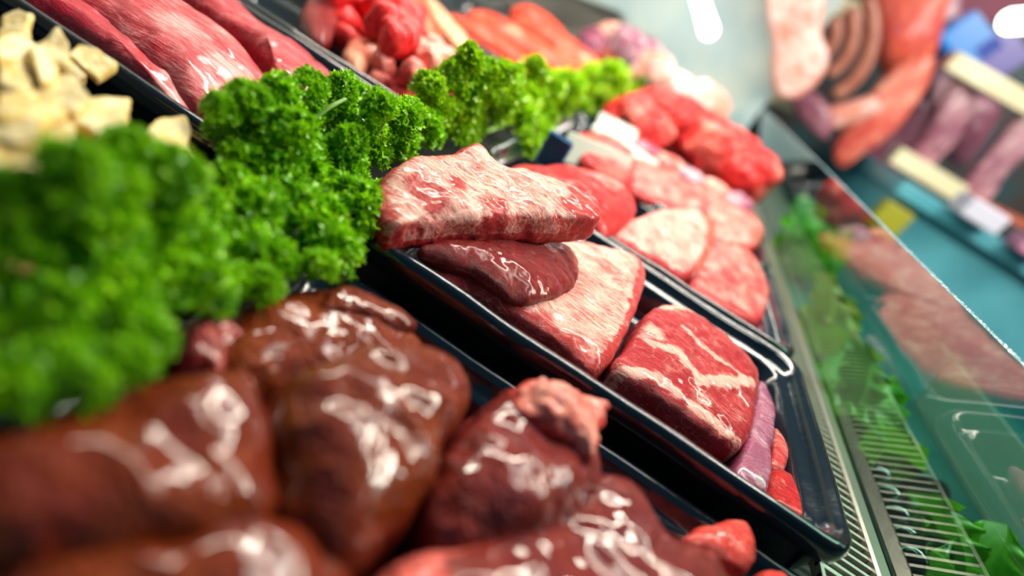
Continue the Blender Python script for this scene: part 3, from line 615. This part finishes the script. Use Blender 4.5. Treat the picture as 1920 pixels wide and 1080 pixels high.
FLO = {'hi': [floret(210, .28, 10+i) for i in range(4)], 'mid': [floret(130, .34, 20+i) for i in range(4)]}
def parsley(label, fl, x, q='mid', mat='parsley', scale=1., stems=(), zmin=-.012):
    Vs = []; Fs = []; base = 0
    for f in fl:
        px, py, r = f[:3]; xx = f[3] if len(f) > 3 else x
        p = at_x(px, py, xx+random.uniform(-.006, .006))
        if p[2] < zmin: p = at(px, py, zmin+random.uniform(0, .006))
        R = r*depth(p)/FPX*scale
        V, F = FLO[q][random.randrange(4)]; a = random.uniform(0, 6.28); c, s = math.cos(a), math.sin(a)
        V = V@np.array([[c, s, 0], [-s, c, 0], [0, 0, 1]])*R*np.array([1, 1, .95])+p
        V[:, 2] = np.maximum(V[:, 2], -.034+.004*np.abs(vnoise(V*200, 3)))
        Vs.append(V); Fs.append(F+base); base += len(V)
    V = np.vstack(Vs); F = np.vstack(Fs)
    org = np.array([V[:, 0].mean(), V[:, 1].mean(), V[:, 2].min()]); e = empty('parsley_bunch', org); tag(e, label, 'parsley', 'curly parsley along the middle of the counter')
    # triangles were written as quads with a doubled corner: split the two kinds
    tri = F[:, 2] == F[:, 3]; FF = [tuple(int(i) for i in f[:3]) for f in F[tri]]+[tuple(int(i) for i in f) for f in F[~tri]]
    build('leaves', V, FF, MT[mat], e, smooth=True)
    for st in stems:
        P = [(*at_x(a_, b_, x_), rr) for (a_, b_, x_, rr) in st]; tube('stem', P, MT['stem'], e, n=24, m=10)
    return e
parsley('big blurred parsley bunch nearest the viewer, at the left edge', [(40, 370, 60), (140, 330, 70), (240, 290, 55), (200, 350, 70), (320, 330, 60), (50, 480, 85), (170, 440, 90), (290, 420, 80), (375, 390, 50), (60, 600, 90), (190, 560, 95), (310, 530, 75), (250, 620, 65), (110, 690, 75), (30, 720, 70), (370, 460, 50), (285, 640, 42), (380, 520, 40), (20, 420, 60), (120, 600, 80), (60, 740, 50), (170, 720, 50), (240, 680, 50)], -.135, 'hi', 'parsley', zmin=.010)
parsley('full parsley bunch spilling down to the liver tray corner', [(470, 310, 55), (540, 260, 60), (560, 330, 70), (620, 320, 55), (480, 400, 65), (580, 420, 70), (660, 390, 60, -.125), (620, 470, 55, -.12), (705, 375, 38, -.115), (700, 410, 30, -.115), (530, 370, 60), (470, 480, 60, -.125), (520, 490, 45, -.12), (495, 535, 38, -.115), (650, 330, 45), (430, 350, 45), (600, 500, 35, -.115), (420, 440, 50), (440, 530, 40, -.12), (400, 560, 40)], -.15, 'hi', 'parsley', zmin=.004,
        stems=[[(610, 470, -.115, .0012), (640, 420, -.112, .0012), (655, 380, -.112, .001)]])
parsley('parsley bunch against the pork loins, left of the sharp one', [(415, 205, 35), (465, 190, 42), (525, 180, 42), (580, 165, 36), (640, 170, 36), (600, 215, 48), (650, 230, 42), (425, 250, 38), (500, 225, 45), (560, 230, 45), (620, 270, 45), (670, 180, 28), (455, 250, 35)], -.17, 'hi', 'parsley',
        stems=[[(585, 225, -.155, .0012), (620, 200, -.152, .0011), (650, 185, -.15, .0009)]])
parsley('crisp dark green parsley sprig in sharp focus above the top beef cut', [(710, 200, 34), (690, 240, 40), (745, 225, 42), (790, 240, 40), (745, 270, 40), (700, 285, 34), (655, 270, 38), (770, 210, 28), (810, 255, 26)], -.142, 'hi', 'parsley', stems=[[(700, 270, -.135, .001), (715, 240, -.132, .001), (730, 215, -.13, .0008)]])
parsley('bright parsley bunch right of the sharp sprig, topped by a tall tuft', [(805, 165, 33), (860, 185, 46), (850, 230, 42), (880, 115, 30), (905, 145, 38), (850, 140, 30), (815, 205, 38), (880, 225, 36), (870, 255, 28), (880, 95, 18)], -.15, 'hi', 'parsley_lit')
parsley('bright yellow-green parsley bunch with a pale stalk showing', [(945, 175, 40), (970, 215, 38), (1000, 250, 36), (930, 205, 36), (955, 145, 30), (985, 270, 28), (940, 140, 28), (920, 170, 30), (1005, 275, 24)], -.14, 'mid', 'parsley_lit', stems=[[(890, 255, -.14, .002), (930, 240, -.14, .002), (965, 225, -.14, .0015)]])
parsley('soft-focus parsley bunch with a tall tip before the orange-red slabs', [(1000, 135, 28), (1025, 165, 36), (1035, 205, 34), (1015, 225, 32), (1005, 120, 18), (990, 180, 34)], -.14, 'mid', 'parsley_lit')
parsley('blurred parsley bunch near the far end of the row', [(1065, 165, 34), (1080, 205, 32), (1110, 150, 32), (1095, 180, 32), (1050, 200, 28)], -.125, 'mid', 'parsley_lit')
parsley('blurred last parsley bunch at the far end of the row', [(1150, 145, 30), (1190, 140, 26), (1165, 175, 28), (1205, 160, 18), (1130, 190, 26), (1180, 165, 22), (1140, 210, 20)], -.095, 'mid', 'parsley_lit')

# ------------------------------------------------------------------ lettuce and black puddings on the ledge outside the glass
def lettuce_leaf(name, base, direction, length, width, seed, mat, parent):
    r = np.random.default_rng(seed); nu, nv = 40, 31; G = np.zeros((nu, nv, 3)); d = _unit(np.array(direction)); s = _unit(np.cross(d, [0, 0, 1])); up = np.cross(s, d); p1, p2 = r.uniform(0, 6, 2)
    for i in range(nu):
        u = i/(nu-1)
        for j in range(nv):
            v = 2*j/(nv-1)-1; w = width*(math.sin(math.pi*min(1, .12+u*.86))**.7)*(1+.12*math.sin(9*u+p1)+.06*math.sin(23*u+p2))
            ru = abs(v)**2*.16*width*(math.sin(26*u+p1+v)+.6*math.sin(43*u+p2))
            G[i, j] = d*(u*length*(1-.1*v*v))+s*(v*w)+up*(.35*length*u*(1-u)*1.2+.28*width*v*v+ru-.02*abs(v < .04))
    V = G.reshape(-1, 3)+np.array(base); V[:, 2] = np.maximum(V[:, 2], -.0515)
    n = len(V); F = grid_faces(nu, nv, False)
    return build(name, V, F, MT[mat], parent)
def lettuce(label, base, leaves, mat):
    e = empty('lettuce', base); tag(e, label, 'lettuce')
    for i, (d, l, w) in enumerate(leaves): lettuce_leaf('leaf', base, d, l, w, hash(label) % 1000 if False else i*7+len(label), mat, e)
def lb(px, py, x): p = at_x(px, py, x); p[2] = -.0515; return p
lettuce('green lettuce leaves in the bottom right corner outside the glass', lb(1890, 1085, .375), [((-.5, .5, .5), .075, .026), ((.1, .6, .7), .07, .03), ((.5, -.2, .6), .07, .03), ((-.7, -.1, .35), .06, .026), ((-.1, .9, .3), .065, .026), ((.5, .5, .4), .07, .03)], 'lettuce')
lettuce('dark green lettuce behind the grille rail, seen through the glass', lb(1600, 780, .312), [((-.3, .3, .8), .085, .030), ((.3, .6, .5), .09, .034), ((-.1, -.8, .4), .09, .028), ((.4, -.5, .5), .075, .03), ((-.2, .8, .5), .085, .032)], 'lettuce')
lettuce('yellowish lettuce with reddish edges, upper part of the glass reflection', lb(1535, 630, .312), [((-.3, .3, .8), .09, .032), ((.2, .6, .6), .09, .034), ((.1, -.7, .6), .085, .032)], 'lettuce_y')
lettuce('deep green lettuce farther along the ledge outside the glass', lb(1500, 480, .32), [((-.3, .4, .8), .13, .05), ((.3, .3, .7), .13, .05), ((0, -.7, .6), .13, .05)], 'lettuce')
PUD = ['farthest black pudding of the row, against the lettuce', 'second farthest black pudding, half under the grille reflection', 'middle black pudding in the row outside the glass', 'second nearest black pudding, with the longest showing end', 'nearest black pudding, its end touching the corner lettuce']
for i, (p0, p1) in enumerate([((1600, 880), (1715, 888)), ((1620, 918), (1765, 925)), ((1630, 955), (1775, 962)), ((1640, 992), (1812, 995)), ((1650, 1035), (1770, 1035))]):
    a, b = at(*p0, -.037), at(*p1, -.037); m = (a+b)/2+np.array([0, .006, 0]); r = .0125
    a[0] = max(a[0], .306)
    e = tube('black_pudding', [(*a, r), (*m, r*1.05), (*b, r)], MT['pudding'], n=40, m=24); tag(e, PUD[i], 'black pudding', 'black puddings on the ledge')

# small wire cross on the deck by the tray corner
c = at(1530, 1050, -.036); e = empty('wire_cross', (c[0], c[1], -.047)); tag(e, 'small grey wire cross on the deck at the beef tray corner', 'wire clip')
u = _unit(at(1570, 1078, -.036)-at(1505, 1035, -.036)); w = np.array([-u[1], u[0], 0])
for s_, l_ in ((u, .022), (w, .009)):
    tube('wire', [(*(c-s_*l_), .0011), (*c, .0011), (*(c+s_*l_), .0011)], MT['steel'], e, n=10, m=8)

# ------------------------------------------------------------------ beyond the glass: the other side of the shop, far out of focus; meat slabs and arcs stand in for reflections
BY = 2.1
def reflection_slab(name, pts, th, mat, label, cat, y=BY, fat=(.3, .3), seed=0, group=None):
    """a slab standing in for a reflection, facing the viewer, outline in the upright plane y, real thickness"""
    Q = np.array([at_y(a_, b_, y) for a_, b_ in pts])[:, [0, 2]]
    W, h, rho = shape_lump(Q, lambda x_, z_: 0*x_, th, 2.6, 90, 30, ((.012, 9, 3),), (), seed, 1., 0.)
    V = W.reshape(-1, 3)[:, [0, 2, 1]]; V[:, 1] += y+th/2
    o = build(name, V, grid_faces(30, 90), MT[mat], attrs={'fat': np.where(rho > .9, fat[1], fat[0])}); tag(o, label, cat, group); return o
def bar(name, p0, p1, r, mat, label, cat, y=BY, y1=None):
    a, b = at_y(*p0, y), at_y(*p1, y if y1 is None else y1); mb = MB(); t = _unit(b-a); n = _unit(np.cross(t, [0, 1, 0])); 
    mb.prism([a-n*r, b-n*r, b+n*r, a+n*r], (0, .06, 0)); o = mb.build(name, MT[mat]); tag(o, label, cat); return o
wbox('wall_display', (.05, 2.5, -.95), (3.2, 2.56, 1.6), 'teal_dark')
reflection_slab('pork_reflection', [(1440, -40), (1540, -40), (1545, 60), (1555, 110), (1530, 160), (1490, 185), (1455, 175), (1448, 90)], .05, 'ham', 'pale pink slab standing in for meat reflected in curved glass', 'meat reflection', y=1.77, fat=(.55, .0), seed=3)  # slabs added in place of meat mirrored in curved glass
reflection_slab('pork_reflection', [(1480, 180), (1530, 175), (1560, 215), (1550, 262), (1515, 240)], .05, 'mauve', 'small mauve reflection slab below the pale pink one', 'meat reflection', y=1.9, seed=5)
for i, (R, w_, la) in enumerate([(45, 12, 'innermost tan arc standing in for a reflected tray row'), (78, 13, 'middle tan reflection arc of the three'), (114, 14, 'outermost and longest tan reflection arc of the three')]):  # tan arcs shaped like tray rows mirrored in curved glass
    P = []
    for k_ in range(9):
        a_ = math.radians(-28+100*k_/8); q_ = at_y(1522+R*math.cos(a_), 55+R*math.sin(a_)*1.15, BY-.22); P.append((*q_, w_*depth(q_)/FPX))
    o = tube('tan_reflection', P, MT['reflection_arc'], n=60, m=20, fat=.2, up=(0, 1, 0)); tag(o, la, 'reflection_arc', 'tan arcs for reflected tray rows')
reflection_slab('meat_reflection', [(1640, -60), (1772, -60), (1768, 40), (1750, 110), (1712, 165), (1662, 150), (1638, 60)], .10, 'slabred', 'big orange-red slab standing in for reflected meat past the tan arcs', 'meat reflection', fat=(.0, .0), seed=7)
reflection_slab('meat_reflection', [(1690, 110), (1750, 105), (1735, 170), (1670, 250), (1580, 315), (1560, 275), (1620, 190)], .06, 'slabred', 'long red reflection strip slanting down below the orange-red slab', 'meat reflection', y=BY-.10, fat=(.45, .3), seed=9)
reflection_slab('meat_reflection', [(1640, 180), (1600, 190), (1545, 205), (1550, 240), (1600, 230), (1650, 205)], .05, 'ham', 'small peach-coloured reflection slab beside the slanting red strip', 'meat reflection', y=BY-.17, fat=(.4, .3), seed=10)
reflection_slab('meat_reflection', [(1735, 170), (1760, 190), (1730, 280), (1670, 335), (1585, 345), (1590, 300), (1660, 250)], .06, 'mauve', 'brownish red reflection slab, the lowest, above the green panel', 'meat reflection', y=BY+.34, fat=(.2, .0), seed=11)
reflection_slab('meat_reflection', [(1755, -40), (1800, -40), (1795, 80), (1775, 170), (1745, 215), (1745, 110)], .06, 'mauve', 'grey-mauve reflection slab right of the orange-red one', 'meat reflection', y=BY+.22, fat=(.6, .4), seed=13)
reflection_slab('meat_reflection', [(1785, 150), (1830, 175), (1800, 250), (1740, 320), (1690, 315), (1735, 240)], .06, 'mauve', 'mauve reflection strip slanting between the two pale rails', 'meat reflection', y=BY-.04, fat=(.5, .3), seed=14)
reflection_slab('meat_reflection', [(1930, 190), (1960, 260), (1890, 320), (1840, 380), (1790, 365), (1845, 290)], .06, 'mauve', 'brownish pink reflection strip at the right edge, below the upper rail', 'meat reflection', y=BY-.02, fat=(.6, .3), seed=16)
reflection_slab('meat_reflection', [(1800, 165), (1870, 195), (1855, 250), (1810, 310), (1770, 290), (1795, 220)], .06, 'mauve', 'dark purple reflection slab behind the mauve strip', 'meat reflection', y=BY+.22, fat=(-.3, -.3), seed=17)
bar('hanging_rail', (1785, 112), (1960, 212), .024, 'wood', 'upper pale wooden rail at the right edge', 'rail', y=BY-.1)
bar('hanging_rail', (1680, 290), (1805, 365), .026, 'wood', 'lower pale wooden rail ending at the teal counter', 'rail', y=BY-.1)
bar('hanging_rail', (1800, 362), (1960, 440), .012, 'tan', 'thin brown rail continuing the lower pale one', 'rail', y=BY-.08)
bar('hanging_rail', (1555, 5), (1620, 25), .022, 'wood', 'short pale rail above the tan reflection arcs', 'rail', y=BY-.1)
bar('hanging_rail', (1400, 165), (1525, 215), .016, 'wood', 'cream rail below the pale pink reflection slab', 'rail', y=1.95)
bar('wall_screen', (1800, 45), (1850, 110), .05, 'screen', 'blue lit screen beyond the meat reflections', 'screen', y=BY+.1)
bar('wall_panel', (1860, 70), (1900, 130), .05, 'screen2', 'violet lit panel right of the blue screen', 'panel', y=BY+.1)
bar('wall_panel', (1760, -10), (1960, 10), .06, 'maroon', 'dark maroon panel along the top right edge', 'panel', y=BY+.2)
a, b = at_y(1872, 42, 1.9), at_y(1990, 34, 1.9)
o = tube('hanging_tube_lamp', [(*a, .028), (*(.5*(a+b)), .028), (*b, .028)], MT['lamp'], n=30, m=20); tag(o, 'white lit tube lamp at the top right corner', 'lamp')
a, b = at_y(1304, -25, 1.0), at_y(1330, 58, 1.72)
o = tube('hanging_tube_lamp', [(*a, .011), (*(.5*(a+b)), .016), (*b, .022)], MT['lamp'], n=30, m=20); tag(o, 'white lit tube lamp inside the case before the pale end panel', 'lamp')
# teal counter across the aisle
e = empty('service_counter', (1.1, 1.9, -.95)); tag(e, 'teal service counter across the aisle, right of the sparkling glass edge', 'counter')
tl = at_y(1645, 400, 1.7); tr = at_y(2050, 470, 1.7)
MB().box((tl[0], 1.7, -.95), (2.6, 2.4, .11), .004).build('body', MT['teal'], e)
MB().box((tl[0]-.02, 1.66, .11), (2.62, 2.42, .15), .004).build('top', MT['teal'], e)
p = at_y(1662, 408, 1.68); tag(MB().box((p[0]-.035, 1.655, p[2]-.045), (p[0]+.045, 1.70, p[2]+.04), .004).build('hanging_yellow_sign', MT['yellow']), 'small blank yellow patch left of the teal counter', 'sign')

p0, p1 = at_y(1745, 425, 1.66), at_y(1800, 372, 1.66)
tag(MB().box((p0[0], 1.60, .15), (p0[0]+.10, 1.69, .20), .004).build('carton', plain('lilac_carton', (.50, .50, .60), .5)), 'pale lilac carton on the front of the teal counter', 'carton')
tag(MB().box((p0[0]+.16, 1.60, .15), (p0[0]+.24, 1.68, .185), .004).build('packet', plain('pink_packet', (.45, .18, .30), .5)), 'small pink packet on the teal counter, right of the lilac carton', 'packet')
# ------------------------------------------------------------------ light
def area(name, loc, target, sx, sy, power, col):
    l = bpy.data.lights.new(name, 'AREA'); l.shape = 'RECTANGLE'; l.size = sx; l.size_y = sy; l.energy = power; l.color = col
    o = bpy.data.objects.new(name, l); COL.objects.link(o); o.location = loc
    o.rotation_euler = (Vector(target)-Vector(loc)).to_track_quat('-Z', 'Y').to_euler(); return o
area('case_strip_light', (-.06, .75, .62), (-.02, .75, 0), .05, 2.4, 32, (1., .90, .74))
area('case_rear_light', (-.45, .9, .60), (-.25, .8, 0), .08, 2.2, 9, (1., .93, .82))
area('aisle_light', (1.1, 1.0, 1.3), (1.0, 2.2, .3), .5, 1.2, 30, (1., .93, .85))
area('ledge_fill', (.62, .6, .55), (.45, .6, -.05), .10, 1.6, 2.6, (.80, 1., .92))  # added fill to brighten the ledge and lettuce, no fixture there
w = bpy.data.worlds.new('world'); SC.world = w; w.use_nodes = True
bg = w.node_tree.nodes['Background']; bg.inputs[0].default_value = (.14, .48, .75, 1); bg.inputs[1].default_value = .17
vs = SC.view_settings; vs.view_transform = 'Standard'; vs.look = 'None'; vs.gamma = 1; vs.exposure = 0.12; vs.use_curve_mapping = False
